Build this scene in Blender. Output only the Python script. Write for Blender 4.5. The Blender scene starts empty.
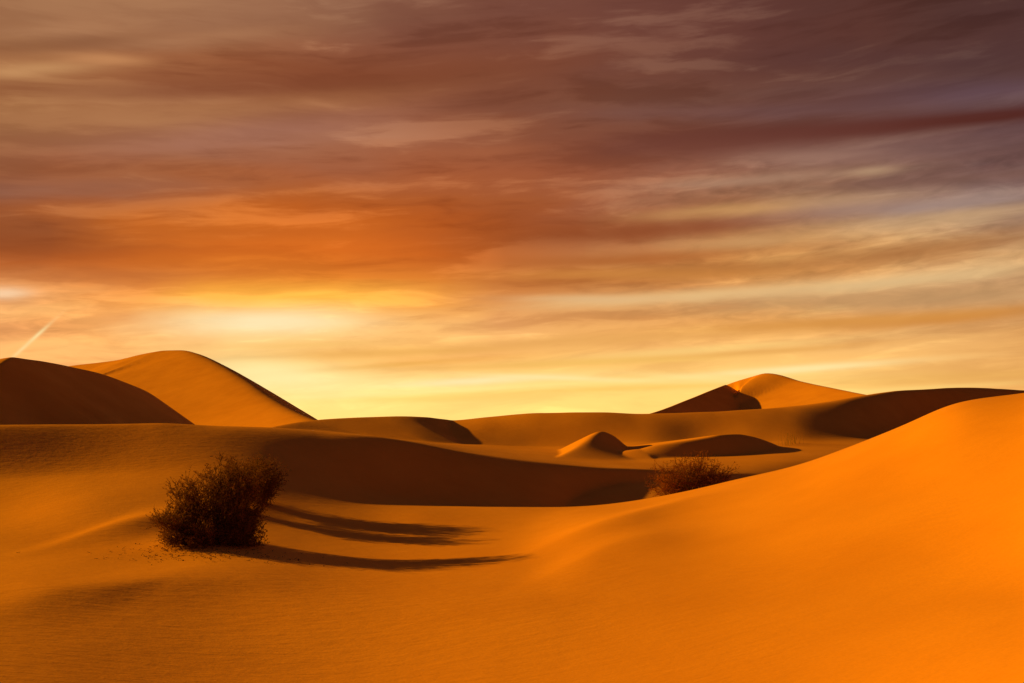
import bpy, math, random
import numpy as np
from mathutils import Vector

random.seed(7)
rng = np.random.default_rng(11)
scene = bpy.context.scene
col = scene.collection

# ------------------------------------------------------------------ camera
W, H, F = 1024, 683, 995.0
HOR = 421.0                                   # picture row of the true horizon
TILT = math.atan((HOR - H / 2) / F)
cam_d = bpy.data.cameras.new("camera")
cam = bpy.data.objects.new("camera", cam_d)
col.objects.link(cam)
cam.location = (0, 0, 0)
cam.rotation_euler = (math.radians(90) + TILT, 0, 0)
cam_d.sensor_width = 36.0
cam_d.lens = F * 36.0 / W
cam_d.clip_start = 0.1
cam_d.clip_end = 20000
scene.camera = cam
CT, ST = math.cos(TILT), math.sin(TILT)


def at(px, py, Y):
    """world point seen at picture position px,py and lying at forward distance Y"""
    vx, vy = (px - W / 2) / F, (H / 2 - py) / F
    k = Y / (CT - vy * ST)
    return (vx * k, Y, (ST + vy * CT) * k)


# ------------------------------------------------------------------ maths helpers
def pchip_slopes(x, y):
    h = np.diff(x); d = np.diff(y) / h
    m = np.zeros_like(y)
    m[0], m[-1] = d[0], d[-1]
    for i in range(1, len(x) - 1):
        if d[i - 1] * d[i] > 0:
            w1, w2 = 2 * h[i] + h[i - 1], h[i] + 2 * h[i - 1]
            m[i] = (w1 + w2) / (w1 / d[i - 1] + w2 / d[i])
    return m


def hermite(x, y, ml, mr, xs):
    i = np.clip(np.searchsorted(x, xs, side='right') - 1, 0, len(x) - 2)
    h = x[i + 1] - x[i]
    t = np.clip((xs - x[i]) / h, 0, 1)
    return ((2*t**3 - 3*t**2 + 1) * y[i] + (t**3 - 2*t**2 + t) * h * mr[i]
            + (-2*t**3 + 3*t**2) * y[i + 1] + (t**3 - t**2) * h * ml[i + 1])


def pchip(x, y, xs):
    x = np.asarray(x, float); y = np.asarray(y, float)
    m = pchip_slopes(x, y)
    return hermite(x, y, m, m, xs)


def smoothstep(a, b, x):
    t = np.clip((x - a) / (b - a), 0, 1)
    return t * t * (3 - 2 * t)


def vnoise(x, y, seed):
    """smooth value noise on numpy arrays"""
    def hsh(i, j):
        n = np.sin(i * 127.1 + j * 311.7 + seed * 74.7) * 43758.5453
        return n - np.floor(n)
    ix, iy = np.floor(x), np.floor(y)
    fx, fy = x - ix, y - iy
    fx = fx * fx * fx * (fx * (fx * 6 - 15) + 10); fy = fy * fy * fy * (fy * (fy * 6 - 15) + 10)
    a = hsh(ix, iy) * (1 - fx) + hsh(ix + 1, iy) * fx
    b = hsh(ix, iy + 1) * (1 - fx) + hsh(ix + 1, iy + 1) * fx
    return (a * (1 - fy) + b * fy) * 2 - 1


# ------------------------------------------------------------------ terrain description
# lines across the view (picture column, picture row, distance), from near to far
def zpy(Y, z):                                # row for a wanted height on the middle column
    return HOR - z / Y * F


LINES = [
    # corner weight, points
    (0.0, [(0, zpy(3, -2.2), 3.0), (512, zpy(3, -2.2), 3.0), (1024, zpy(3, -1.65), 3.0)]),
    (0.0, [(0, 683, 8.1), (300, 683, 9.0), (512, 683, 8.5), (800, 683, 7.1), (1024, 683, 5.5)]),
    (0.0, [(0, 600, 11.5), (300, 600, 12.2), (512, 600, 11.5), (700, 600, 10.4), (1024, 600, 7.7)]),
    (0.0, [(0, 550, 16), (200, 552, 15.8), (400, 552, 17.2), (512, 545, 17.2), (600, 535, 15.8),
           (700, 527, 15.0), (850, 510, 12.9), (1024, 490, 10.7)]),
    # near dune crest on the right, strip of flat sand on the left
    (0.0, [(-150, 524, 19.8), (0, 516, 20), (100, 508, 19.6), (200, 506, 20.2), (300, 506, 21.8), (400, 507, 23.2),
           (480, 508, 23.5), (540, 508, 23.3), (580, 507, 22.7), (640, 501, 21.8), (690, 492, 21), (740, 480, 20.4),
           (800, 465, 19.5), (850, 447, 18.8), (905, 425, 18.2), (960, 402, 17.6), (1024, 394, 17.2)]),
    # foot of the middle dune
    (0.45, [(-150, 480, 23.4), (0, 477, 23.5), (100, 473, 23.6), (180, 470, 23.6), (240, 471, 23.7), (300, 478, 24.1), (350, 488, 24.6), (400, 498, 25.0), (440, 503.5, 25.3),
           (480, 507, 25.6), (540, 513, 26.2), (600, 523, 28.5), (640, 519, 29.7), (740, 514, 31), (850, 520, 26), (1024, 500, 26)]),
    # crest of the middle dune
    (0.7, [(-150, 424, 25.3), (0, 423.6, 25.8), (100, 423.2, 26.4), (200, 421.8, 26.9), (290, 427.2, 27.4), (350, 433.2, 27.9), (400, 440, 28.4),
           (470, 453, 29.2), (540, 462, 30), (600, 468, 31), (650, 470, 32), (720, 474, 34), (850, 472, 38), (1024, 472, 42)]),
    (0.0, [(0, 470, 36), (200, 455, 36), (300, 431, 34), (400, 439.5, 35), (470, 450, 35), (540, 457, 36), (640, 461, 38),
           (750, 463, 38), (850, 458, 41), (1024, 455, 46)]),
    # foot and crest of the long far dune
    (0.5, [(0, 450, 46), (250, 440, 46), (300, 430, 47), (400, 439, 47.5), (470, 444, 48), (540, 447, 48.5), (600, 445, 48.5), (650, 442, 48.5),
           (700, 442, 49), (760, 442, 48.4), (790, 441.5, 48.4), (830, 440, 49.4), (870, 437.5, 51.8), (900, 436, 55), (950, 434, 65), (1024, 431, 72)]),
    (0.65, [(0, 440, 56), (250, 430, 56), (300, 427, 55), (400, 422, 54), (456, 420, 54), (490, 416.5, 54), (540, 412.7, 53.5), (600, 412, 53),
           (640, 413.5, 53), (700, 412, 53.3), (760, 408.5, 54), (800, 404, 55.2), (830, 399.5, 56.7), (850, 395.5, 58.0), (870, 392, 59.7),
           (900, 387.3, 63), (950, 383.5, 72), (985, 384.3, 76), (1024, 388, 81)]),
    (0.0, [(0, zpy(78, -1.6), 78), (300, zpy(74, -1.4), 74), (420, zpy(68, -1.0), 68), (640, zpy(68, -1.2), 68), (800, zpy(72, -1), 72), (1024, zpy(98, -1), 98)]),
    (0.0, [(0, zpy(125, -1.0), 125), (300, zpy(125, -0.6), 125), (600, zpy(130, -2), 130), (1024, zpy(140, -2), 140)]),
    (0.0, [(0, zpy(400, -4), 400), (1024, zpy(400, -4), 400)]),
]


def line_at(points, u):
    """forward distance and height of a line on direction u = x / y"""
    P = np.array([at(*p) for p in points])
    uu = P[:, 0] / P[:, 1]
    # go on a little beyond the ends, then hold
    g = 0.15
    sl = (P[1] - P[0]) / (uu[1] - uu[0]); sr = (P[-1] - P[-2]) / (uu[-1] - uu[-2])
    uu = np.concatenate([[uu[0] - 2 * g, uu[0] - g], uu, [uu[-1] + g, uu[-1] + 2 * g]])
    zz = np.concatenate([[P[0, 2] - sl[2] * g] * 2, P[:, 2], [P[-1, 2] + sr[2] * g] * 2])
    yy = np.concatenate([[P[0, 1] - sl[1] * g] * 2, P[:, 1], [P[-1, 1] + sr[1] * g] * 2])
    uc = np.clip(u, uu[0], uu[-1])
    return pchip(uu, yy, uc), pchip(uu, zz, uc)


# single dunes: crest line (column, row, distance) followed away or across, slopes left/right of it
# (pts, slope_left, slope_right, crest radius, reach)
DUNES = [
    # big left dune, shaded lobe in front
    ([(-160, 372, 36), (-60, 376, 41), (-20, 369, 44.5), (0, 363.5, 46.2), (6, 359.5, 47), (14, 357, 48.3), (35, 360, 51), (70, 366.5, 55), (100, 373.5, 59),
      (126, 382.8, 62.6), (144, 390.3, 65.2), (156, 398.3, 66.9), (164, 406.5, 68), (168, 414, 68.6), (168.5, 424, 68.8)], 0.2, 0.66, 0.1, 30),
    # big left dune, lit crest
    ([(20, 376, 158), (70, 366.2, 150), (120, 360, 144), (150, 353, 141), (165, 350.6, 140), (180, 350.2, 138), (192, 352.5, 134), (210, 360.5, 127),
      (240, 378.2, 115), (270, 399.5, 103), (288, 410, 96), (302, 416.5, 91), (312, 420.5, 88), (324, 428, 84)], 0.58, 0.43, 1.2, 60),
    # far pyramid dune, shaded slip face
    ([(600, 426, 90), (640, 416.0, 97), (655, 411.8, 100), (690, 398.6, 109), (715, 388.5, 117), (726, 384.3, 121)], 0.8, 0.64, 0.1, 35),
    # far pyramid dune, lit crest
    ([(719, 389, 124.6), (724, 386, 124.9), (733, 382.0, 125), (745, 378.4, 124.6), (757, 375, 124), (766, 373, 123), (800, 381, 118), (840, 389.5, 109), (870, 395.5, 103), (920, 406, 94)], [0.46, 0.46, 0.48, 0.5, 0.5, 0.5, 0.5, 0.5, 0.5, 0.5], [0.42, 0.42, 0.42, 0.4, 0.38, 0.36, 0.34, 0.32, 0.3, 0.3], 0.2, 50),
    # low far dune on the left that ends in a dark horn
    ([(230, 436, 43), (280, 425.5, 46), (310, 420.5, 48), (360, 417.3, 50), (400, 416.2, 51.3), (425, 416.8, 52.2), (438, 418.4, 52.9), (449, 419.8, 53.8), (455, 421.5, 54.4)], 0.3, [0.2, 0.2, 0.2, 0.2, 0.24, 0.4, 0.58, 0.6, 0.6], 0.25, 14),
    # small bright tongue
    ([(534, 468, 33.6), (551, 461.5, 35.5), (570, 452, 38.6), (586, 442, 41.6), (595, 434.5, 43.8), (601, 431.3, 45.2), (608, 433.5, 46), (615, 438.5, 46.3), (622, 444.5, 46.3), (628, 448, 46)],
     [0.3, 0.4] + [0.5] * 8, [0.08, 0.10, 0.16, 0.34, 0.58, 0.62, 0.62, 0.55, 0.4, 0.3], 0.2, 8),
    # dark lens beside it
    ([(640, 449, 41.4), (655, 445.2, 41.5), (675, 442, 41.7), (690, 440, 42.0), (706, 437.5, 42.5), (720, 434.8, 43.1), (736, 434, 44), (750, 436, 44.7), (765, 440.5, 45.4),
      (780, 447, 45.9), (793, 456, 46.2), (800, 462, 46.4)], [0.15, 0.14] + [0.12] * 10, [0.2, 0.45, 0.64, 0.68, 0.68, 0.66, 0.66, 0.66, 0.66, 0.64, 0.5, 0.3], 0.2, 12),
]

# small undulations of the near sand: crest line, height above the sand, reach on the left / right side of its direction
SWELLS = [
    ([(20, 545, 16.2), (70, 533, 17.0), (110, 521, 17.8), (165, 509, 18.6), (230, 500, 19.6)], 0.13, 1.3, 1.3),
    ([(-220, 600, 11.4), (-80, 584, 12.8), (0, 588, 12.5), (60, 597, 11.9), (110, 592, 12.2), (180, 584, 12.8), (240, 583, 12.9), (330, 590, 12.4), (420, 600, 11.7)], 0.14, 3.0, 1.2),
    ([(470, 570, 14.0), (540, 548, 15.8), (620, 527, 17.0), (700, 508, 18.2), (780, 492, 18.2)], 0.14, 1.4, 1.2),
    ([(480, 600, 11.2), (560, 571, 13.2), (640, 547, 14.6), (720, 530, 15.2)], 0.05, 0.9, 1.3),
]


def densify(P, n=10):
    P = np.asarray(P, float)
    s = np.concatenate([[0], np.cumsum(np.linalg.norm(np.diff(P[:, :2], axis=0), axis=1))])
    m = max(12, (len(P) - 1) * n)
    t = np.linspace(0, s[-1], m)
    return np.stack([pchip(s, P[:, k], t) for k in range(P.shape[1])], axis=1)


def nearest(Q, x, y):
    """distance, side (+ = left of the direction) and values of the columns 2.. at the nearest point of the polyline"""
    best = np.full(x.shape, 1e9); side = np.ones(x.shape)
    val = np.zeros((Q.shape[1] - 2,) + x.shape)
    for a, b in zip(Q[:-1], Q[1:]):
        dx, dy = b[0] - a[0], b[1] - a[1]
        L2 = dx * dx + dy * dy
        if L2 < 1e-12:
            continue
        t = np.clip(((x - a[0]) * dx + (y - a[1]) * dy) / L2, 0, 1)
        ex, ey = x - a[0] - t * dx, y - a[1] - t * dy
        d2 = ex * ex + ey * ey
        k = d2 < best
        best[k] = d2[k]
        side[k] = (dx * ey[k] - dy * ex[k]) / (math.sqrt(L2) * np.sqrt(d2[k]) + 1e-9)   # +-1 beside the line, in between round its ends
        for c in range(val.shape[0]):
            val[c][k] = a[2 + c] + t[k] * (b[2 + c] - a[2 + c])
    return np.sqrt(best), side, val


def smax(a, b, k):
    h = np.clip(0.5 + 0.5 * (a - b) / k, 0, 1)
    return b * (1 - h) + a * h + k * h * (1 - h)


# ------------------------------------------------------------------ terrain mesh
A_IN = math.radians(31)
ang = np.concatenate([
    np.linspace(-math.pi, -math.radians(65), 60)[:-1],
    np.linspace(-math.radians(65), -A_IN, 150)[:-1],
    np.linspace(-A_IN, A_IN, 1100),
    np.linspace(A_IN, math.radians(65), 110)[1:],
    np.linspace(math.radians(65), math.pi, 60)[1:-1],
])
rad = np.concatenate([np.geomspace(0.4, 5.5, 40)[:-1], np.geomspace(5.5, 34, 360)[:-1], np.geomspace(34, 170, 640)[:-1], np.geomspace(170, 9000, 60)])
NA, NR = len(ang), len(rad)
X = np.outer(np.sin(ang), rad)
Y = np.outer(np.cos(ang), rad)

Z = np.zeros((NA, NR))
u_all = np.tan(np.clip(ang, -1.1, 1.1))
LY, LZ, LC = [], [], []
for c, pts in LINES:
    yy, zz = line_at(pts, u_all)
    LY.append(yy); LZ.append(zz); LC.append(c)
LY, LZ, LC = np.array(LY), np.array(LZ), np.array(LC)
for i in range(NA):
    kx = np.concatenate([[0.0], LY[:, i], [9000.0]])
    kz = np.concatenate([[-2.0], LZ[:, i], [-4.0]])
    cw = np.concatenate([[0], LC, [0]])
    m = pchip_slopes(kx, kz)
    sec = np.diff(kz) / np.diff(kx)
    ml, mr = m.copy(), m.copy()
    ml[1:] = m[1:] * (1 - cw[1:]) + sec * cw[1:]
    mr[:-1] = m[:-1] * (1 - cw[:-1]) + sec * cw[:-1]
    Z[i] = hermite(kx, kz, ml, mr, np.maximum(rad * math.cos(min(abs(ang[i]), 1.1)), 0))



def blur(A, sig, axis):
    n = int(sig * 3) + 1
    k = np.exp(-0.5 * (np.arange(-n, n + 1) / sig) ** 2); k /= k.sum()
    B = np.zeros_like(A)
    idx = np.arange(A.shape[axis])
    for o, w in zip(range(-n, n + 1), k):
        B += w * np.take(A, np.clip(idx + o, 0, len(idx) - 1), axis=axis)
    return B


# the wind rounds things off: sideways on the near sand, and over the shoulder of the middle dune
inner = smoothstep(math.radians(30.5), math.radians(28.2), np.abs(ang))[:, None]
wn = smoothstep(32, 26, Y) * inner
Z = Z * (1 - wn) + blur(Z, 13, 0) * wn
wf = (1 - wn) * smoothstep(60, 50, Y) * inner
Z = Z * (1 - wf) + blur(Z, 4, 0) * wf
wd = smoothstep(0.24, 0.30, X / np.maximum(Y, 1)) * smoothstep(44, 48, Y) * smoothstep(90, 75, Y) * inner
Z = Z * (1 - wd) + blur(blur(Z, 5, 0), 5, 1) * wd
uv = X / np.maximum(Y, 1)
ws = smoothstep(-0.36, -0.29, uv) * smoothstep(-0.13, -0.20, uv) * smoothstep(34, 31, Y) * smoothstep(18, 21, Y)
Z = Z * (1 - ws) + blur(blur(Z, 5, 1), 18, 0) * ws

# low swells, they ride on the near sand
for pts, amp, rfar, rnear in SWELLS:
    P = np.array([at(*p) for p in pts])
    yc = pchip(P[:, 0], P[:, 1], X)
    f = np.clip((X - P[0, 0]) / (P[-1, 0] - P[0, 0]), 0, 1)
    dy = Y - yc
    w = np.where(dy > 0, rfar, rnear)
    Z += amp * np.sin(f * math.pi) ** 2 * np.exp(-1.1 * ((dy / w) ** 2 + 0.003) ** 0.8)

# sand heaped round the roots of the shrubs
for px, Yg, hgt, wd in [(206, 16.2, 0.10, 0.9), (256, 20.9, 0.08, 0.8), (240, 19.7, 0.06, 0.7), (692, 26.5, 0.06, 1.2)]:
    gx, gy, _ = at(px, 500, Yg)
    Z += hgt * np.exp(-((X - gx) ** 2 + (Y - gy) ** 2 * 1.3) / wd ** 2)

for pts, sl, sr, rc, reach in DUNES:
    P = [at(*p) for p in pts]
    L = sl if isinstance(sl, list) else [sl] * len(P)
    R = sr if isinstance(sr, list) else [sr] * len(P)
    Q = densify([p + (l, r) for p, l, r in zip(P, L, R)])
    lo, hi = Q[:, :2].min(0) - reach, Q[:, :2].max(0) + reach
    k = (X > lo[0]) & (X < hi[0]) & (Y > lo[1]) & (Y < hi[1])
    d, s, v = nearest(Q, X[k], Y[k])
    sl_ = 0.5 * (v[1] + v[2]) + 0.5 * (v[1] - v[2]) * s
    dd = np.sqrt(d * d + rc * rc) - rc
    h = v[0] - sl_ * dd / (1 + dd * (0.5 - 0.5 * s) / 80 * (rc > 1))
    Z[k] = smax(h, Z[k], 0.06 if rc < 0.5 else 0.4)

# gentle unevenness, and open dune country outside the picture
for _ in range(2):
    Zb = Z.copy()
    Zb[:, 1:-1] = 0.25 * Z[:, :-2] + 0.5 * Z[:, 1:-1] + 0.25 * Z[:, 2:]
    Zb = 0.25 * np.roll(Zb, 1, 0) + 0.5 * Zb + 0.25 * np.roll(Zb, -1, 0)
    wb = np.maximum(smoothstep(75, 50, Y), 0.55)
    Z = Zb * wb + Z * (1 - wb)
Z += 0.006 * vnoise(X * 0.9, Y * 0.5, 3) + 0.02 * vnoise(X * 0.31, Y * 0.22, 4) * smoothstep(60, 15, Y)
gen = -2.0 + 1.3 * vnoise(X * 0.035 + 3, Y * 0.05, 5) + 0.4 * vnoise(X * 0.12, Y * 0.09, 6)
wgen = smoothstep(math.radians(38), math.radians(70), np.abs(ang))[:, None] * smoothstep(3, 14, rad)[None, :]
Z = Z * (1 - wgen) + gen * wgen

verts = np.stack([X, Y, Z], axis=2).reshape(-1, 3)
ii, jj = np.meshgrid(np.arange(NA), np.arange(NR - 1), indexing='ij')
i2 = (ii + 1) % NA
quads = np.stack([ii * NR + jj, i2 * NR + jj, i2 * NR + jj + 1, ii * NR + jj + 1], axis=2).reshape(-1, 4)
# close the small hole at the viewer's feet
centre = len(verts)
verts = np.concatenate([verts, [[0, 0, -2.0]]])
fan = np.stack([np.arange(NA) * NR, (np.arange(NA) + 1) % NA * NR, np.full(NA, centre)], axis=1)


def mesh_from_arrays(name, v, q, tris=None):
    me = bpy.data.meshes.new(name)
    nq = len(q); nt = 0 if tris is None else len(tris)
    me.vertices.add(len(v)); me.vertices.foreach_set("co", np.asarray(v, np.float32).ravel())
    loops = np.asarray(q, np.int32).ravel()
    starts = np.arange(nq) * 4
    if nt:
        starts = np.concatenate([starts, nq * 4 + np.arange(nt) * 3])
        loops = np.concatenate([loops, np.asarray(tris, np.int32).ravel()])
    me.loops.add(len(loops)); me.loops.foreach_set("vertex_index", loops.astype(np.int32))
    me.polygons.add(nq + nt); me.polygons.foreach_set("loop_start", starts.astype(np.int32))
    me.update(calc_edges=True); me.validate()
    return me


me = mesh_from_arrays("sand_dunes", verts, quads, fan)
me.polygons.foreach_set("use_smooth", np.ones(len(me.polygons), bool))
sand_ob = bpy.data.objects.new("ground", me)
col.objects.link(sand_ob)
sand_ob["kind"] = "structure"
sand_ob["label"] = "orange desert sand blown into dunes reaching the horizon"
LOGR = np.log(rad)


def ground(x, y):
    a = math.atan2(x, y); lr = math.log(max(0.4, math.hypot(x, y)))
    i = int(np.clip(np.searchsorted(ang, a) - 1, 0, NA - 2)); j = int(np.clip(np.searchsorted(LOGR, lr) - 1, 0, NR - 2))
    fa = (a - ang[i]) / (ang[i + 1] - ang[i]); fr = (lr - LOGR[j]) / (LOGR[j + 1] - LOGR[j])
    return float((Z[i, j] * (1 - fr) + Z[i, j + 1] * fr) * (1 - fa) + (Z[i + 1, j] * (1 - fr) + Z[i + 1, j + 1] * fr) * fa)


# ------------------------------------------------------------------ materials
def lin(c):
    return tuple(((v / 255) / 12.92 if v / 255 <= 0.04045 else ((v / 255 + 0.055) / 1.055) ** 2.4) for v in c)


class NT:
    """small helper to write node maths in a readable way"""
    def __init__(s, tree):
        s.t = tree; s.n = tree.nodes; s.l = tree.links
        s.n.clear()

    def new(s, kind, **kw):
        nd = s.n.new(kind)
        for k, v in kw.items():
            setattr(nd, k, v)
        return nd

    def put(s, sock, v):
        if isinstance(v, bpy.types.NodeSocket):
            s.l.new(v, sock)
        else:
            sock.default_value = v

    def m(s, op, a, b=None, c=None, clamp=False):
        nd = s.new('ShaderNodeMath', operation=op, use_clamp=clamp)
        for k, v in enumerate((a, b, c)):
            if v is not None:
                s.put(nd.inputs[k], v)
        return nd.outputs[0]

    def comb(s, x, y, z=0.0):
        nd = s.new('ShaderNodeCombineXYZ')
        for k, v in enumerate((x, y, z)):
            s.put(nd.inputs[k], v)
        return nd.outputs[0]

    def noise(s, vec, scale, detail=4, rough=0.55, dist=0.0, out=0):
        nd = s.new('ShaderNodeTexNoise')
        s.l.new(vec, nd.inputs['Vector'])
        nd.inputs['Scale'].default_value = scale; nd.inputs['Detail'].default_value = detail
        nd.inputs['Roughness'].default_value = rough; nd.inputs['Distortion'].default_value = dist
        return nd.outputs[out]

    def ramp(s, fac, stops, interp='LINEAR'):
        nd = s.new('ShaderNodeValToRGB')
        cr = nd.color_ramp; cr.interpolation = interp
        while len(cr.elements) < len(stops):
            cr.elements.new(0.5)
        for e, (p, c) in zip(cr.elements, stops):
            e.position = p; e.color = tuple(c) + (1,)
        s.l.new(fac, nd.inputs[0])
        return nd.outputs[0]

    def mix(s, fac, a, b, blend='MIX'):
        nd = s.new('ShaderNodeMix', data_type='RGBA', blend_type=blend)
        s.put(nd.inputs[0], fac)
        for k, v in ((6, a), (7, b)):
            s.put(nd.inputs[k], v if isinstance(v, bpy.types.NodeSocket) else tuple(v) + (1,))
        return nd.outputs[2]

    def maprange(s, v, a, b, c=0.0, d=1.0, interp='SMOOTHSTEP'):
        nd = s.new('ShaderNodeMapRange', interpolation_type=interp)
        s.put(nd.inputs[0], v)
        for k, q in enumerate((a, b, c, d)):
            nd.inputs[1 + k].default_value = q
        return nd.outputs[0]


def sand_material():
    mat = bpy.data.materials.new("desert_sand"); mat.use_nodes = True
    t = NT(mat.node_tree)
    out = t.new('ShaderNodeOutputMaterial'); bs = t.new('ShaderNodeBsdfPrincipled')
    t.l.new(bs.outputs[0], out.inputs[0])
    pos = t.new('ShaderNodeNewGeometry').outputs['Position']
    sep = t.new('ShaderNodeSeparateXYZ'); t.l.new(pos, sep.inputs[0])
    # colour: grains, drifts of coarser sand
    n1 = t.noise(pos, 0.35, 4, 0.6)
    n2 = t.noise(pos, 34, 2, 0.6)
    c = t.ramp(n1, [(0.3, SAND_A), (0.7, SAND_B)])
    c = t.mix(t.maprange(n2, 0.3, 0.7, 0.0, 0.12), c, (0.55, 0.22, 0.05))
    t.l.new(c, bs.inputs['Base Color'])
    bs.inputs['Roughness'].default_value = 0.95
    bs.inputs['Specular IOR Level'].default_value = 0.05
    # wind ripples: bent bands, broken up by patches where they fade
    warp = t.noise(pos, 0.4, 2, 0.4)
    fx = t.m('MULTIPLY_ADD', sep.outputs[0], 0.45, t.m('MULTIPLY', sep.outputs[1], 1.0))
    ph = t.m('MULTIPLY_ADD', warp, 1.3, fx)
    rip = t.m('SINE', t.m('MULTIPLY', ph, 2 * math.pi / 0.16))
    patch = t.maprange(t.noise(pos, 0.28, 2, 0.5), 0.45, 0.68)
    st = t.new('ShaderNodeMapping'); st.inputs['Scale'].default_value = (2.6, 8.0, 1.0)
    t.l.new(pos, st.inputs[0])
    streak = t.noise(st.outputs[0], 1.0, 4, 0.65)
    hgt = t.m('MULTIPLY', t.m('MULTIPLY', rip, patch), 0.0011)
    side = t.maprange(t.m('MULTIPLY_ADD', t.noise(pos, 0.22, 2, 0.5), 7.0, sep.outputs[0]), 2.0, 6.5, 0.014, 0.007)
    hgt = t.m('MULTIPLY_ADD', streak, side, hgt)
    hgt = t.m('MULTIPLY_ADD', n2, 0.0008, hgt)
    bp = t.new('ShaderNodeBump'); bp.inputs['Strength'].default_value = 1.0; bp.inputs['Distance'].default_value = 1.0
    t.l.new(hgt, bp.inputs['Height']); t.l.new(bp.outputs[0], bs.inputs['Normal'])
    return mat


SAND_A = (0.86, 0.352, 0.06)
SAND_B = (0.985, 0.425, 0.08)
sand_ob.data.materials.append(sand_material())

# ------------------------------------------------------------------ sun
SUN_EL, SUN_BACK = math.radians(15.0), math.radians(19)   # low, from the left and a little from behind the dunes
to_sun = Vector((-math.cos(SUN_EL) * math.cos(SUN_BACK), math.cos(SUN_EL) * math.sin(SUN_BACK), math.sin(SUN_EL)))
sd = bpy.data.lights.new("sun", 'SUN'); sd.energy = 5.4; sd.angle = math.radians(0.6); sd.color = (1.0, 0.495, 0.0)
so = bpy.data.objects.new("sun", sd); col.objects.link(so)
so.rotation_euler = to_sun.to_track_quat('Z', 'Y').to_euler()
so.location = (-60, 20, 30)

# ------------------------------------------------------------------ sky
SKY_PX = [0, 128, 256, 384, 512, 640, 768, 896, 1024]
SKY = {
    0:   [(152, 106, 74), (164, 116, 84), (152, 106, 80), (122, 78, 62), (112, 68, 56), (104, 62, 54), (95, 58, 54), (86, 57, 55), (78, 53, 55)],
    40:  [(158, 106, 70), (158, 103, 68), (150, 94, 66), (126, 74, 56), (116, 68, 54), (108, 64, 54), (98, 60, 55), (90, 59, 57), (82, 55, 57)],
    75:  [(158, 102, 64), (152, 92, 58), (136, 76, 48), (124, 68, 46), (114, 64, 48), (108, 64, 52), (100, 62, 55), (94, 63, 60), (88, 62, 62)],
    105: [(150, 98, 62), (158, 104, 68), (146, 88, 58), (132, 74, 48), (120, 68, 48), (118, 74, 58), (110, 74, 66), (104, 74, 72), (92, 68, 72)],
    135: [(154, 104, 70), (162, 108, 74), (158, 104, 78), (150, 92, 68), (132, 76, 54), (118, 70, 56), (112, 70, 60), (106, 70, 66), (96, 68, 70)],
    165: [(150, 94, 62), (150, 92, 64), (152, 92, 66), (156, 86, 54), (150, 82, 54), (136, 82, 62), (136, 96, 82), (130, 96, 86), (110, 80, 78)],
    195: [(146, 84, 54), (158, 86, 44), (172, 90, 38), (170, 86, 38), (156, 84, 48), (146, 88, 64), (160, 116, 86), (150, 114, 98), (128, 98, 92)],
    220: [(140, 74, 40), (168, 84, 32), (190, 94, 30), (180, 86, 30), (150, 74, 36), (144, 80, 52), (168, 120, 82), (178, 136, 100), (164, 130, 104)],
    250: [(150, 78, 36), (196, 102, 34), (218, 112, 34), (200, 96, 30), (164, 82, 34), (156, 90, 50), (184, 128, 74), (190, 134, 80), (176, 128, 84)],
    275: [(184, 112, 62), (212, 118, 44), (232, 134, 44), (218, 118, 40), (182, 98, 42), (182, 112, 54), (206, 142, 76), (196, 140, 84), (190, 144, 96)],
    300: [(226, 160, 94), (222, 138, 64), (246, 178, 66), (240, 160, 62), (216, 146, 78), (214, 158, 94), (222, 168, 100), (206, 160, 106), (190, 150, 104)],
    320: [(222, 150, 84), (226, 152, 76), (252, 220, 150), (248, 196, 108), (232, 170, 98), (220, 158, 84), (216, 156, 82), (208, 156, 88), (200, 148, 84)],
    340: [(232, 164, 90), (228, 164, 86), (250, 206, 120), (244, 190, 104), (236, 178, 100), (236, 180, 96), (232, 176, 96), (232, 182, 104), (220, 166, 90)],
    360: [(232, 164, 86), (236, 176, 92), (250, 212, 118), (244, 188, 92), (238, 180, 90), (244, 196, 100), (242, 194, 102), (236, 184, 94), (228, 176, 90)],
    380: [(236, 170, 88), (240, 184, 92), (252, 222, 128), (252, 216, 120), (250, 212, 112), (246, 206, 102), (250, 214, 112), (242, 196, 98), (226, 174, 86)],
    400: [(240, 180, 90), (246, 196, 92), (254, 226, 118), (254, 224, 112), (252, 220, 108), (252, 218, 104), (250, 210, 98), (238, 188, 90), (230, 176, 84)],
    421: [(240, 180, 86), (246, 196, 90), (255, 226, 108), (255, 226, 108), (254, 222, 104), (252, 216, 98), (248, 204, 90), (236, 182, 84), (226, 170, 80)],
}


def px_of(az, el):
    d = (math.sin(az) * math.cos(el), math.cos(az) * math.cos(el), math.sin(el))
    dep = d[1] * CT + d[2] * ST
    up = -d[1] * ST + d[2] * CT
    return W / 2 + F * d[0] / dep, H / 2 - F * up / dep


def sky_sample(px, py):
    rows = sorted(SKY)
    py = min(max(py, rows[0]), rows[-1]); px = min(max(px, 0), 1024)
    r = max(k for k in range(len(rows) - 1) if rows[k] <= py)
    f = (py - rows[r]) / (rows[r + 1] - rows[r])
    c = min(int(px / 128), 7); g = px / 128 - c

    def cell(a, b):
        return np.array(lin(SKY[rows[a]][b]))
    return tuple((cell(r, c) * (1 - g) + cell(r, c + 1) * g) * (1 - f) + (cell(r + 1, c) * (1 - g) + cell(r + 1, c + 1) * g) * f)


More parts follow.
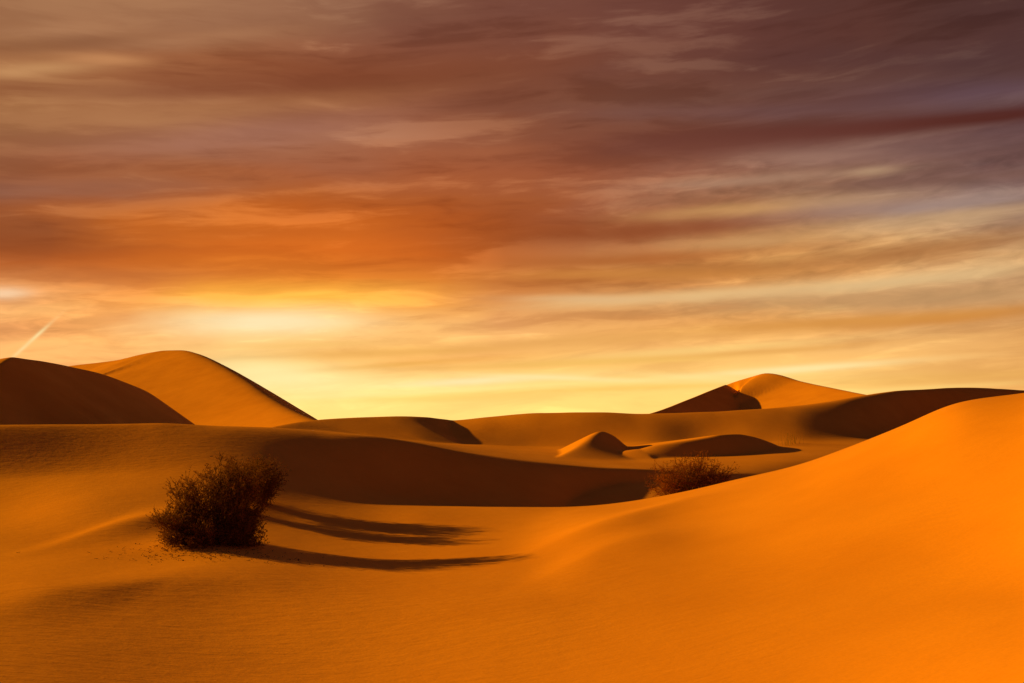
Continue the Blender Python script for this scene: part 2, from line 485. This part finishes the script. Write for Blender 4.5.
def build_sky():
    w = bpy.data.worlds.new("World"); scene.world = w; w.use_nodes = True
    t = NT(w.node_tree)
    out = t.new('ShaderNodeOutputWorld'); bg = t.new('ShaderNodeBackground')
    t.l.new(bg.outputs[0], out.inputs[0])
    gen = t.new('ShaderNodeTexCoord').outputs['Generated']
    sp = t.new('ShaderNodeSeparateXYZ'); t.l.new(gen, sp.inputs[0])
    deg = 180 / math.pi
    az = t.m('MULTIPLY', t.m('ARCTAN2', sp.outputs[0], sp.outputs[1]), deg)
    el = t.m('MULTIPLY', t.m('ARCSINE', sp.outputs[2]), deg)
    # cloud streaks lean a little: up to the right
    elr = t.m('MULTIPLY_ADD', az, -0.055, el)
    # fine structure grows coarser with height above the horizon
    pv = t.comb(t.m('MULTIPLY', az, 0.05), t.m('MULTIPLY', elr, 0.32), 1.7)
    na = t.noise(pv, 1.0, 6, 0.5, 0.5)
    pv2 = t.comb(t.m('MULTIPLY', az, 0.16), t.m('MULTIPLY', elr, 0.95), 5.1)
    nb = t.noise(pv2, 1.0, 6, 0.52, 0.4)
    pv3 = t.comb(t.m('MULTIPLY', az, 0.11), t.m('MULTIPLY', elr, 0.3), 9.3)
    nc = t.noise(pv3, 1.0, 4, 0.55, 0.3)
    hw = t.maprange(el, 0, 9, 0.35, 1.0)
    el_w = t.m('ADD', el, t.m('MULTIPLY', hw, t.m('MULTIPLY', t.m('SUBTRACT', na, 0.5), 2.8)))
    az_w = t.m('ADD', az, t.m('MULTIPLY', t.m('SUBTRACT', nc, 0.5), 12.0))
    # table of colours over azimuth (rows) and elevation
    azs = [-44, -32, -27, -22, -16, -11, -5, 0, 5, 11, 16, 22, 27, 32, 44]
    fac = t.maprange(az_w, azs[0], azs[-1], interp='LINEAR')
    els = sorted(math.degrees(math.atan((HOR - py) / F)) for py in [421, 400, 380, 360, 340, 320, 300, 275, 250, 220, 195, 165, 135, 105, 75, 40, 0])
    els = els + [els[-1] + 3.0]
    colr = None; prev = 0
    dusk_side = np.array((0.10, 0.042, 0.022))
    for k, e in enumerate(els):
        stops = []
        for a in azs:
            px, py = px_of(math.radians(a), math.radians(e))
            c = np.array(sky_sample(px, py))
            if abs(a) == 44:
                c = c * 0.45 + dusk_side * 0.3
            stops.append(((a - azs[0]) / (azs[-1] - azs[0]), tuple(c)))
        row = t.ramp(fac, stops, 'EASE' if False else 'LINEAR')
        if colr is None:
            colr = row
        else:
            colr = t.mix(t.maprange(el_w, els[k - 1], e, interp='SMOOTHSTEP' if k % 2 == 9 else 'LINEAR'), colr, row)
    colr = t.mix(1.0, colr, t.ramp(t.maprange(el, 0, 14, interp='LINEAR'), [(0, (1.14, 1.0, 1.4)), (0.35, (1.1, 1.03, 1.15)), (0.7, (1.05, 1.06, 1.02)), (1, (1.08, 1.08, 1.02))]), 'MULTIPLY')
    pv4 = t.comb(t.m('MULTIPLY', az, 0.5), t.m('MULTIPLY', elr, 1.9), 3.3)
    nd = t.noise(pv4, 1.0, 5, 0.55, 0.8)
    wisp = t.m('MULTIPLY', t.m('MULTIPLY', t.maprange(az, 0, 14), t.maprange(el, 17, 13)), t.maprange(el, 3, 7))
    wisp = t.m('ADD', wisp, t.m('MULTIPLY', t.maprange(az, -21, -25), t.m('MULTIPLY', t.maprange(el, 3, 5), t.maprange(el, 9, 7))))
    # cirrus: fine combed wisps, light on dark, drawn out along the wind
    wv = t.comb(t.m('MULTIPLY', az, 0.06), t.m('MULTIPLY', elr, 0.16), 7.7)
    wz = t.m('MULTIPLY', t.m('SUBTRACT', t.noise(wv, 1.0, 3, 0.5), 0.5), 1.7)
    pa = t.comb(t.m('MULTIPLY_ADD', wz, 0.35, t.m('MULTIPLY', az, 0.05)), t.m('MULTIPLY_ADD', elr, 0.46, wz), 2.2)
    fa = t.noise(pa, 1.0, 7, 0.52, 0.2)
    pb = t.comb(t.m('MULTIPLY_ADD', wz, 0.5, t.m('MULTIPLY', az, 0.17)), t.m('MULTIPLY_ADD', elr, 1.15, wz), 8.8)
    fb = t.noise(pb, 1.0, 8, 0.60, 0.4)
    fib = t.m('MULTIPLY_ADD', t.m('SUBTRACT', fb, 0.5), 0.52, fa)
    lo_k = t.maprange(fib, 0.50, 0.34, 0.0, 1.0)
    hi_k = t.maprange(fib, 0.51, 0.67, 0.0, 1.0)
    hor = t.maprange(el, 0.5, 7.0, 0.4, 1.0)
    colr = t.mix(t.m('MULTIPLY', t.m('MULTIPLY', lo_k, hor), 0.6), colr, t.mix(1.0, colr, (0.66, 0.55, 0.52), 'MULTIPLY'))
    lite = t.mix(1.0, t.mix(1.0, colr, (1.35, 1.5, 1.5), 'MULTIPLY'), (0.03, 0.022, 0.012), 'ADD')
    colr = t.mix(t.m('MULTIPLY', t.m('MULTIPLY', hi_k, hor), 0.8), colr, lite)
    det = t.m('MULTIPLY', t.m('MULTIPLY', t.m('SUBTRACT', nd, 0.5), 1.9), wisp)
    k1 = t.maprange(det, -0.55, 0.55, 0.8, 1.3, 'LINEAR')
    colr = t.mix(1.0, colr, t.comb(k1, k1, k1), 'MULTIPLY')

    dk = t.m('MULTIPLY', t.maprange(az, 2, 22), t.maprange(el, 13, 20))
    colr = t.mix(dk, colr, t.mix(1.0, colr, (0.86, 0.76, 0.68), 'MULTIPLY'))

    # single clouds: (picture column, row, half length, half height in pixels, lean in degrees, colour, amount)
    clouds = [
        (420, 392, 170, 2.6, 3, (255, 238, 150), 0.6), (560, 378, 90, 2.5, -2, (255, 240, 170), 0.5), (380, 366, 120, 3, 4, (236, 172, 80), 0.5), (640, 388, 130, 2.6, 2, (248, 198, 92), 0.5), (520, 365, 130, 3, 3, (238, 176, 88), 0.5), (880, 390, 120, 2.5, 3, (255, 222, 130), 0.5), (300, 345, 90, 3.5, 2, (244, 190, 104), 0.5), (760, 352, 120, 3, 4, (226, 160, 78), 0.5),
        (60, 15, 170, 22, 3, (166, 118, 84), 0.5), (230, 22, 120, 16, 6, (152, 104, 76), 0.45), (180, 112, 200, 14, 4, (176, 120, 78), 0.5), (60, 45, 200, 8, 2, (132, 84, 56), 0.5), (250, 88, 260, 10, 2, (120, 62, 40), 0.5),
        (960, 119, 130, 7, 6, (78, 34, 28), 0.95), (820, 131, 150, 9, 4, (96, 50, 42), 0.8), (700, 146, 130, 13, 3, (112, 62, 50), 0.6),
        (820, 156, 60, 6, 2, (170, 126, 104), 0.55), (950, 180, 120, 5, 5, (118, 82, 70), 0.6), (760, 240, 90, 7, 4, (204, 152, 98), 0.6), (930, 150, 130, 10, 3, (120, 88, 84), 0.45),
        (640, 258, 140, 7, 3, (172, 96, 44), 0.6), (650, 274, 130, 5, 1, (214, 140, 66), 0.6), (950, 318, 120, 6, 5, (204, 132, 62), 0.7), (960, 298, 90, 8, 3, (190, 146, 98), 0.6),
        (36, 70, 50, 6, 3, (206, 152, 100), 0.79), (108, 60, 36, 5, -4, (204, 142, 92), 0.75), (190, 40, 70, 6, 6, (184, 130, 92), 0.5), (60, 30, 60, 6, 4, (180, 128, 90), 0.5),
        (250, 135, 160, 14, 7, (166, 112, 92), 0.55), (60, 190, 150, 10, 1, (146, 102, 84), 0.5),
        (720, 212, 70, 6, 5, (214, 160, 98), 0.7), (850, 203, 50, 8, 4, (188, 146, 108), 0.6), (872, 172, 22, 4, 6, (192, 156, 120), 0.65),
        (760, 180, 90, 5, 4, (176, 136, 110), 0.5),
        (700, 226, 130, 7, 5, (146, 80, 46), 0.6), (600, 232, 130, 10, 2, (140, 70, 36), 0.5),
        (910, 207, 110, 9, 5, (150, 126, 122), 0.55), (960, 215, 100, 6, 6, (196, 156, 112), 0.5),
        (800, 262, 170, 7, 5, (170, 104, 50), 0.55), (940, 246, 110, 8, 8, (168, 110, 62), 0.5),
        (700, 296, 150, 6, 4, (232, 188, 128), 0.75), (900, 281, 130, 7, 6, (222, 184, 130), 0.7), (590, 299, 70, 4, 0, (226, 182, 128), 0.6),
        (850, 300, 160, 8, 4, (180, 138, 94), 0.5), (840, 322, 190, 6, 3.5, (216, 146, 66), 0.6),
        (256, 321, 80, 12, 1, (255, 238, 190), 0.75), (280, 299, 140, 15, 3, (252, 186, 66), 0.32), (270, 375, 70, 16, -5, (255, 240, 170), 0.7),
        (480, 381, 80, 4, 3, (255, 236, 176), 0.8), (400, 352, 150, 5, 2, (232, 170, 84), 0.6), (590, 340, 170, 6, 2, (230, 166, 88), 0.6),
        (800, 369, 90, 3.5, 4, (255, 236, 170), 0.7), (700, 378, 60, 3, -3, (255, 230, 150), 0.5), (960, 378, 110, 5, 3, (228, 170, 84), 0.5),
        (450, 398, 120, 4, 1, (246, 200, 96), 0.4), (700, 350, 120, 4, 4, (248, 206, 122), 0.5), (610, 362, 120, 4, 2, (246, 196, 100), 0.5),
        (6, 293, 20, 6, 0, (252, 224, 186), 0.5), (30, 312, 40, 6, 8, (240, 178, 104), 0.4), (32, 340, 20, 1.5, 42, (255, 226, 160), 0.81), (60, 345, 40, 5, -4, (246, 190, 112), 0.5), (30, 300, 60, 4, 10, (210, 142, 80), 0.4),
        (200, 255, 220, 12, 3, (222, 108, 32), 0.5), (60, 250, 120, 14, 0, (146, 76, 40), 0.5), (90, 275, 120, 8, 0, (196, 112, 56), 0.5),
        (820, 110, 200, 8, 3, (110, 78, 78), 0.5), (1000, 90, 120, 10, 3, (100, 74, 84), 0.45), (930, 60, 160, 12, 2, (78, 50, 52), 0.4),
        (300, 80, 240, 14, 3, (128, 68, 44), 0.45), (480, 152, 60, 6, 3, (166, 96, 62), 0.45),
    ]
    n2 = t.m('MULTIPLY_ADD', t.m('SUBTRACT', nb, 0.5), 1.2, t.m('MULTIPLY', t.m('SUBTRACT', fib, 0.5), 1.6))
    for (cx, cy, lx, ly, lean, c, amt) in clouds:
        vx, vy = (cx - W / 2) / F, (H / 2 - cy) / F
        dd = np.array((vx, CT - vy * ST, ST + vy * CT)); dd /= np.linalg.norm(dd)
        a0, e0 = math.degrees(math.atan2(dd[0], dd[1])), math.degrees(math.asin(dd[2]))
        s = 1 / math.radians(1) / F
        ex, ey = vx + 0.05 * math.cos(math.radians(lean)), vy + 0.05 * math.sin(math.radians(lean))
        ed = np.array((ex, CT - ey * ST, ST + ey * CT)); ed /= np.linalg.norm(ed)
        th = math.atan2(math.degrees(math.asin(ed[2])) - e0, math.degrees(math.atan2(ed[0], ed[1])) - a0)
        ca, sa = math.cos(th), math.sin(th)
        da = t.m('SUBTRACT', az, a0); de = t.m('SUBTRACT', el, e0)
        p = t.m('MULTIPLY', t.m('MULTIPLY_ADD', da, ca, t.m('MULTIPLY', de, sa)), 1 / (lx * s))
        q = t.m('MULTIPLY', t.m('MULTIPLY_ADD', de, ca, t.m('MULTIPLY', da, -sa)), 1 / (ly * s))
        q = t.m('MULTIPLY_ADD', n2, 0.55 if amt < 0.8 else 0.15, q)
        r2 = t.m('MULTIPLY_ADD', p, p, t.m('MULTIPLY', q, q))
        g = t.m('EXPONENT', t.m('MULTIPLY', r2, -0.9))
        g = t.m('MULTIPLY', g, t.maprange(t.m('MULTIPLY_ADD', n2, 0.5, na), 0.2, 0.75, amt * 0.8, amt * 1.3), clamp=True)
        colr = t.mix(g, colr, lin(c))

    # the rest of the sky (behind and overhead): dim clear dusk air
    ns = t.new('ShaderNodeTexSky', sky_type='NISHITA')
    ns.sun_disc = False; ns.sun_elevation = SUN_EL; ns.sun_rotation = math.atan2(to_sun.x, to_sun.y)
    dusk = t.mix(1.0, ns.outputs[0], (0.010, 0.0042, 0.0016), 'MULTIPLY')
    dusk = t.mix(1.0, dusk, AMB, 'ADD')
    side = t.maprange(t.m('ABSOLUTE', az), 32, 60)
    top = t.maprange(el, 24, 40)
    below = t.maprange(el, -2, -8)
    away = t.m('MAXIMUM', t.m('MAXIMUM', side, top), below)
    colr = t.mix(away, colr, dusk)
    t.l.new(colr, bg.inputs[0]); bg.inputs[1].default_value = 1.0


AMB = (0.021, 0.0145, 0.020)
build_sky()


# ------------------------------------------------------------------ plants
def plain_material(name, a, b, scale=30, rough=0.85, trans=0.0):
    mat = bpy.data.materials.new(name); mat.use_nodes = True
    t = NT(mat.node_tree)
    out = t.new('ShaderNodeOutputMaterial'); bs = t.new('ShaderNodeBsdfPrincipled')
    pos = t.new('ShaderNodeNewGeometry').outputs['Position']
    c = t.ramp(t.noise(pos, scale, 3, 0.6), [(0.35, a), (0.65, b)])
    t.l.new(c, bs.inputs['Base Color']); bs.inputs['Roughness'].default_value = rough
    bs.inputs['Specular IOR Level'].default_value = 0.1
    if trans:
        tr = t.new('ShaderNodeBsdfTranslucent'); t.l.new(c, tr.inputs[0])
        mx = t.new('ShaderNodeMixShader'); mx.inputs[0].default_value = trans
        t.l.new(bs.outputs[0], mx.inputs[1]); t.l.new(tr.outputs[0], mx.inputs[2]); t.l.new(mx.outputs[0], out.inputs[0])
    else:
        t.l.new(bs.outputs[0], out.inputs[0])
    return mat


BARK = plain_material("shrub_bark", (0.10, 0.05, 0.02), (0.24, 0.12, 0.05))
LEAF = plain_material("shrub_leaf", (0.13, 0.055, 0.018), (0.34, 0.14, 0.038), 9, trans=0.35)
LEAF_PALE = plain_material("dry_shrub_leaf", (0.28, 0.095, 0.03), (0.50, 0.17, 0.045), 10, trans=0.4)
STRAW = plain_material("dry_straw", (0.16, 0.08, 0.03), (0.30, 0.16, 0.06), 20)


class Geo:
    def __init__(s):
        s.v = []; s.q = []

    def tube(s, pts, r0, r1, sides=4):
        base = len(s.v); n = len(pts)
        for i, p in enumerate(pts):
            d = (pts[min(i + 1, n - 1)] - pts[max(i - 1, 0)]).normalized()
            a = d.orthogonal().normalized(); b = d.cross(a)
            r = r0 + (r1 - r0) * i / (n - 1)
            for k in range(sides):
                th = 2 * math.pi * k / sides
                s.v.append(p + a * (r * math.cos(th)) + b * (r * math.sin(th)))
        for i in range(n - 1):
            for k in range(sides):
                k2 = (k + 1) % sides
                s.q.append((base + i * sides + k, base + i * sides + k2, base + (i + 1) * sides + k2, base + (i + 1) * sides + k))

    def leaf(s, p, d, ln, wd):
        n = Vector((random.gauss(0, 1), random.gauss(0, 1), random.gauss(0, 1)))
        a = d.cross(n).normalized() * wd * 0.5
        m = p + d * ln * 0.55 + n.normalized() * ln * 0.1
        b = len(s.v)
        s.v += [p, m + a, p + d * ln, m - a]
        s.q.append((b, b + 1, b + 2, b + 3))

    def build(s, name, mat, parent=None):
        me = mesh_from_arrays(name, np.array([tuple(p) for p in s.v]), np.array(s.q))
        me.materials.append(mat)
        o = bpy.data.objects.new(name, me); col.objects.link(o)
        o.parent = parent
        return o


def rnd_dir():
    return Vector((random.gauss(0, 1), random.gauss(0, 1), random.gauss(0, 1))).normalized()


def shrub(name, root, clumps, label, group, leaf_mat, twigs=10, leaves=9, leaf_len=0.032):
    """root: world point; clumps: (px, py, Y, rx, ry in pixels, depth radius, number of branches, root shift px)"""
    e = bpy.data.objects.new(name, None); col.objects.link(e)
    e.empty_display_size = 0.3
    e.location = root
    e["label"] = label; e["category"] = "shrub"; e["group"] = group
    stems, foliage = Geo(), Geo()
    o = Vector(root)
    for (px, py, Yc, rx, ry, rd, nb, rpx, rY) in clumps:
        c = Vector(at(px, py, Yc)); kx = rx * Yc / F; kz = ry * Yc / F
        bx = Vector(at(rpx, 450, rY)); bx.z = ground(bx.x, bx.y) - 0.03
        for _ in range(nb):
            dv = rnd_dir() * random.random() ** 0.4
            tgt = c + Vector((dv.x * kx, dv.y * rd, dv.z * kz))
            gz = ground(tgt.x, tgt.y) + 0.05
            if tgt.z < gz:
                tgt.z = gz + random.random() * 0.1
            st = bx + Vector((random.gauss(0, 0.09), random.gauss(0, 0.09), 0))
            st.z = ground(st.x, st.y) - 0.04
            mid = st.lerp(tgt, 0.5) + Vector((random.gauss(0, 0.06), random.gauss(0, 0.06), random.uniform(0.0, 0.14))) * (tgt - st).length
            path = []
            for i in range(8):
                f = i / 7
                path.append(st * (1 - f) ** 2 + mid * (2 * f * (1 - f)) + tgt * f * f + rnd_dir() * 0.012)
            stems.tube([p - o for p in path], random.uniform(0.007, 0.012), 0.003, 4)
            for _ in range(twigs):
                f = 0.42 + 0.58 * random.random() ** 0.7
                k = min(int(f * 7), 6)
                p0 = path[k].lerp(path[k + 1], f * 7 - k)
                bd = (path[k + 1] - path[k]).normalized()
                d = (bd * 0.55 + rnd_dir() * 0.95 + Vector((0, 0, 0.22))).normalized()
                ln = random.uniform(0.09, 0.26)
                p1 = p0 + d * ln * 0.5 + rnd_dir() * 0.015
                p2 = p0 + d * ln + rnd_dir() * 0.03
                stems.tube([p0 - o, p1 - o, p2 - o], 0.003, 0.0013, 3)
                for j in range(leaves):
                    g = random.uniform(0.15, 1.05)
                    q = p0.lerp(p1, g * 2) if g < 0.5 else p1.lerp(p2, g * 2 - 1)
                    foliage.leaf(q - o, (d * 0.5 + rnd_dir()).normalized(), leaf_len * random.uniform(0.6, 1.3), leaf_len * random.uniform(0.4, 0.75))
    stems.build("stems", BARK, e)
    foliage.build("foliage", leaf_mat, e)
    return e


rx_, ry_, _ = at(212, 550, 16.3)
shrub("desert_shrub", (rx_, ry_, ground(rx_, ry_)), [
    (212, 508, 16.4, 44, 34, 0.6, 60, 214, 16.4),
    (226, 476, 16.9, 28, 23, 0.5, 44, 218, 16.6),
    (246, 476, 17.0, 18, 16, 0.4, 26, 232, 16.8),
    (186, 494, 16.2, 15, 18, 0.4, 26, 200, 16.3),
    (174, 519, 16.0, 19, 18, 0.45, 34, 192, 16.2),
    (180, 536, 15.9, 22, 11, 0.4, 22, 190, 16.0),
    (210, 538, 15.9, 34, 15, 0.5, 40, 212, 16.0),
    (246, 532, 16.1, 22, 18, 0.4, 44, 236, 16.1),
    (254, 515, 16.6, 16, 14, 0.4, 20, 236, 16.4),
], "large dense dark shrub, nearest of all, with twigs littered on the sand below", "shrubs growing in the dunes", LEAF, 15, 12, 0.024)

rx_, ry_, _ = at(256, 500, 20.8)
shrub("desert_shrub", (rx_, ry_, ground(rx_, ry_)), [
    (264, 475, 21.0, 21, 17, 0.8, 90, 259, 21.0),
    (244, 478, 19.8, 18, 18, 0.7, 60, 242, 19.8),
    (262, 492, 21.0, 17, 9, 0.8, 40, 259, 21.0),
    (245, 497, 19.8, 17, 10, 0.7, 34, 243, 19.8),
], "dense blackish shrub right behind the large one, its head showing at upper right", "shrubs growing in the dunes", LEAF, 14, 12, 0.026)

rx_, ry_, _ = at(692, 500, 26.5)
shrub("desert_shrub", (rx_, ry_, ground(rx_, ry_)), [
    (690, 482, 26.5, 42, 21, 0.9, 110, 692, 26.5),
    (710, 470, 26.5, 26, 15, 0.6, 50, 698, 26.5),
    (664, 480, 26.3, 20, 18, 0.6, 50, 684, 26.4),
    (690, 462, 26.6, 28, 10, 0.6, 26, 692, 26.5),
    (724, 475, 26.6, 14, 10, 0.5, 16, 702, 26.5),
], "small sparse reddish brown shrub half hidden behind the bright sand crest", "shrubs growing in the dunes", LEAF_PALE, 10, 9, 0.03)

# a few dry stalks on the far sand, right of the dark hollow
for n, (px, Yg) in enumerate([(786, 46.4), (792, 46.9), (798, 47.4)]):
    gx, gy, _ = at(px, 450, Yg); gz = ground(gx, gy)
    g = Geo()
    for _ in range(16):
        b = Vector((random.gauss(0, 0.13), random.gauss(0, 0.13), -0.02))
        tip = b + Vector((random.gauss(0, 0.08), random.gauss(0, 0.08), random.uniform(0.35, 0.8)))
        g.tube([b, b.lerp(tip, 0.5) + rnd_dir() * 0.02, tip], 0.006, 0.002, 3)
    o = g.build("dry_grass_tuft", STRAW)
    o.location = (gx, gy, gz)
    o["label"] = "thin dry grass stalks standing on far sand beside the dark hollow"
    o["category"] = "grass tuft"; o["group"] = "dry grass tufts beside the dark hollow"

# fallen twigs and dead leaves on the sand round the large shrub
g = Geo()
for _ in range(420):
    px = random.gauss(205, 46); Yg = 15.4 + random.gauss(0, 0.42)
    gx, gy, _ = at(px, 550, Yg); p = Vector((gx, gy, ground(gx, gy) + 0.006))
    d = Vector((random.gauss(0, 1), random.gauss(0, 1), random.uniform(0, 0.5))).normalized()
    ln = random.uniform(0.015, 0.07)
    if random.random() < 0.5:
        g.tube([p, p + d * ln * 0.5, p + d * ln], 0.004, 0.002, 3)
    else:
        g.leaf(p, d, 0.03, 0.018)
o = g.build("twig_litter", BARK); o["kind"] = "stuff"
o["label"] = "scattered twigs and dead leaves on the sand below the large shrub"


# ------------------------------------------------------------------ render settings
scene.view_settings.view_transform = 'Standard'
scene.view_settings.look = 'None'
scene.view_settings.exposure = 0
scene.view_settings.gamma = 1
scene.render.engine = 'CYCLES'
scene.cycles.use_denoising = True
scene.cycles.max_bounces = 6
scene.world.cycles.sampling_method = 'NONE'
scene.cycles.transparent_max_bounces = 8
